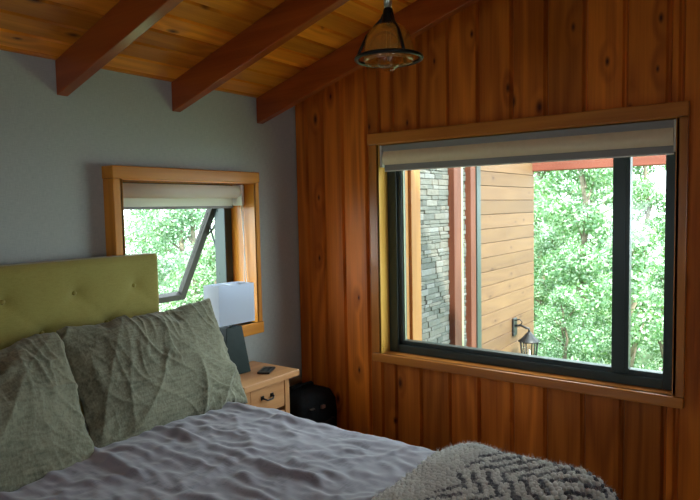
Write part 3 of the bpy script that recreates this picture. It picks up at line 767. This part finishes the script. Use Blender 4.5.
# ------------------------------------------------------------------ trees
def leaf_mesh(name, mat, n, blobs, size, seed):
    """leaves spread over a set of ellipsoid clumps; each leaf a folded diamond of four corners"""
    g = np.random.default_rng(seed)
    wts = np.array([bl[3]*bl[4]*bl[5] for bl in blobs])**(2/3); wts /= wts.sum()
    k = g.choice(len(blobs), n, p=wts); Bq = np.array(blobs)[k]
    d = g.normal(size=(n, 3)); d /= np.linalg.norm(d, axis=1)[:, None]
    rr = g.uniform(.45, 1.08, n)**.6
    ctr = Bq[:, :3] + d*Bq[:, 3:6]*rr[:, None]
    nrm = d*.8 + g.normal(size=(n, 3))*.55 + np.array([0, 0, .5]); nrm /= np.linalg.norm(nrm, axis=1)[:, None]
    t = np.cross(nrm, g.normal(size=(n, 3))); t /= np.linalg.norm(t, axis=1)[:, None]; s = np.cross(nrm, t)
    L = (size*g.uniform(.6, 1.4, n))[:, None]
    V = np.stack([ctr-t*L, ctr+s*L*.55-nrm*L*.12, ctr+t*L-nrm*L*.25, ctr-s*L*.55-nrm*L*.12], 1).reshape(-1, 3)
    me = bpy.data.meshes.new(name)
    me.vertices.add(n*4); me.vertices.foreach_set('co', V.ravel())
    me.loops.add(n*4); me.loops.foreach_set('vertex_index', np.arange(n*4))
    me.polygons.add(n); me.polygons.foreach_set('loop_start', np.arange(0, n*4, 4)); me.polygons.foreach_set('loop_total', np.full(n, 4))
    at = me.attributes.new('rnd', 'FLOAT', 'FACE'); at.data.foreach_set('value', np.clip(g.beta(2.0, 2.2, n), 0, 1))
    me.update(calc_edges=True); me.materials.append(M[mat]); return me
def make_tree(name, h, rad, low, mat, n, size, seed, loc):
    g = random.Random(seed)
    blobs = []
    for i in range(26):
        z = low + (h-low)*(i+.5)/26; t = (z-low)/(h-low)
        rr = rad*(.35+.75*math.sin(PI*min(1, t*.85+.12)))
        a = g.uniform(0, 2*PI); q = g.uniform(.1, .8)*rr
        s = g.uniform(.32, .62)*rad*.8
        blobs.append((q*math.cos(a), q*math.sin(a), z, s, s, s*.62))
    o = bpy.data.objects.new(name, None); C.objects.link(o); o.location = loc
    me = leaf_mesh('foliage', mat, n, blobs, size, seed)
    f = bpy.data.objects.new('foliage', me); C.objects.link(f); f.parent = o
    b = MB(); pts = [(0, 0, -.1)]
    for i in range(1, 8): pts.append((g.uniform(-.1, .1), g.uniform(-.1, .1), h*.92*i/7))
    b.tube(pts, [.10*(1-.11*i)*rad/1.3 for i in range(8)], 8)
    for bq in blobs[::2]:
        z = max(.3, bq[2]-.5); b.tube([(0, 0, z), (bq[0]*.5, bq[1]*.5, z+.25), (bq[0], bq[1], bq[2])], [.03, .02, .008], 5)
    tr = b.build('trunk', 'bark'); tr.parent = o; tr.location = (0, 0, 0)
    return o
def copy_tree(src, name, loc, rz, sc):
    o = src.copy(); C.objects.link(o); o.name = name; o.location = loc; o.rotation_euler = (0, 0, rz); o.scale = (sc, sc, sc)
    for ch in src.children:
        c = ch.copy(); C.objects.link(c); c.parent = o
    return o
big = make_tree('leafy_tree', 4.7, 1.15, .3, 'leaf_a', 24000, .034, 11, (8.3, .45, GZ))
low_ = make_tree('shrub', 2.6, .85, .1, 'leaf_a', 13000, .028, 12, (5.6, -.85, GZ))
pale = make_tree('leafy_tree', 4.4, 1.15, .3, 'leaf_b', 24000, .032, 13, (1.3, 6.2, GZ))
G1, G2 = 'sunlit trees beyond the big window', 'pale trees beyond the small window'
L1, L2, L3, L4 = 'bright green leafy tree in the thicket beyond the big window', 'low bright green bush below the trees beyond the big window', 'pale sunlit leafy tree in the thicket beyond the small window', 'low pale bush under the trees beyond the small window'
tag(big, L1, 'tree', G1); tag(low_, L2, 'bush', 'bushes beyond the big window'); tag(pale, L3, 'tree', G2)
for x, y, rz, s in ((8.4, -2.9, 1.3, 1.0), (8.5, 3.8, 2.2, 1.0), (11.7, -1.2, 4.0, 1.08), (11.6, 2.4, 5.1, 1.08), (15.3, .7, .6, 1.15), (15.4, 4.6, 3.1, 1.15), (18.9, -1.0, 2.0, 1.3), (18.8, 3.0, 4.4, 1.3), (18.9, 6.9, 1.1, 1.3)):
    tag(copy_tree(big, 'leafy_tree', (x, y, GZ), rz, s), L1, 'tree', G1)
for x, y, rz, s in ((5.5, 1.5, 1.0, 1.0), (5.7, -3.3, 2.5, 1.0), (7.2, -1.0, 4.1, .8), (6.9, .4, 2.2, .62), (9.9, -.9, .3, .95), (10.0, 1.5, 5.1, .95), (13.4, .6, 3.9, .6), (13.5, 2.6, 1.9, 1.0)):
    tag(copy_tree(low_, 'shrub', (x, y, GZ), rz, s), L2, 'bush', 'bushes beyond the big window')
for x, y, rz, s in ((4.5, 6.4, 1.1, 1.0), (2.9, 9.3, 2.7, 1.08), (6.4, 9.2, 4.1, 1.08), (-1.9, 6.4, 5.0, 1.0)):
    tag(copy_tree(pale, 'leafy_tree', (x, y, GZ), rz, s), L3, 'tree', G2)
lowb = None
for x, y, rz, s in ((.2, 3.5, .4, .95), (2.6, 3.6, 2.0, 1.0), (2.95, 6.3, 3.3, .55), (.3, 9.0, 1.3, .9), (4.65, 9.0, 5.2, .6), (4.4, 11.4, 2.7, 1.2), (7.2, 11.7, 4.7, 1.2)):
    tag(copy_tree(low_, 'shrub', (x, y, GZ), rz, s), L4, 'bush', 'bushes beyond the small window')

# ------------------------------------------------------------------ light
wd = bpy.data.worlds.new('sky'); S.world = wd; wd.use_nodes = True
nt = wd.node_tree; bg = nt.nodes['Background']
bg.inputs[0].default_value = (.80, .92, 1.0, 1); bg.inputs[1].default_value = 3.6
sun = bpy.data.lights.new('sun', 'SUN'); sun.energy = 5; sun.angle = math.radians(1.5); sun.color = (1, .95, .86)
so = bpy.data.objects.new('sun', sun); C.objects.link(so)
so.rotation_euler = Vector((.38, .52, -.80)).to_track_quat('-Z', 'Y').to_euler()
def portal(name, loc, d, sx, sy):
    l = bpy.data.lights.new(name, 'AREA'); l.shape = 'RECTANGLE'; l.size = sx; l.size_y = sy; l.cycles.is_portal = True
    o = bpy.data.objects.new(name, l); C.objects.link(o); o.location = loc; o.rotation_euler = Vector(d).to_track_quat('-Z', 'Z').to_euler()
portal('portal_big_window', (.19, -1.4, 1.25), (-1, 0, 0), 1.5, 1.2)
portal('portal_small_window', (-.87, .21, 1.25), (0, -1, 0), .84, .8)
portal('portal_left', (XL-.2, (LW[0]+LW[1])/2, (LW[2]+LW[3])/2), (1, 0, 0), LW[1]-LW[0], LW[3]-LW[2])
portal('portal_back', ((BW[0]+BW[1])/2, YB-.2, (BW[2]+BW[3])/2), (0, 1, 0), BW[1]-BW[0], BW[3]-BW[2])

# ------------------------------------------------------------------ camera
yaw, pit, rol, f = .942, -.0681, -.0198, 612.5
yaw = math.radians(53.946); pit = math.radians(-3.901); rol = math.radians(-1.136)
F_ = Vector((math.sin(yaw)*math.cos(pit), math.cos(yaw)*math.cos(pit), math.sin(pit)))
R0 = Vector((math.cos(yaw), -math.sin(yaw), 0)); U0 = R0.cross(F_)
R2 = R0*math.cos(rol)+U0*math.sin(rol); U2 = -R0*math.sin(rol)+U0*math.cos(rol)
cm = bpy.data.cameras.new('camera'); co = bpy.data.objects.new('camera', cm); C.objects.link(co)
co.matrix_world = Matrix(((R2.x, U2.x, -F_.x, EYE[0]), (R2.y, U2.y, -F_.y, EYE[1]), (R2.z, U2.z, -F_.z, EYE[2]), (0, 0, 0, 1)))
cm.sensor_fit = 'HORIZONTAL'; cm.sensor_width = 36; cm.lens = 36*f/700; cm.clip_start = .05
S.camera = co
vs_ = S.view_settings; vs_.view_transform = 'Standard'; vs_.look = 'None'; vs_.gamma = 1; vs_.use_curve_mapping = False; vs_.exposure = 1.58
S.cycles.use_denoising = True; S.cycles.max_bounces = 10; S.cycles.diffuse_bounces = 6; S.cycles.transparent_max_bounces = 24
S.cycles.sample_clamp_indirect = 8
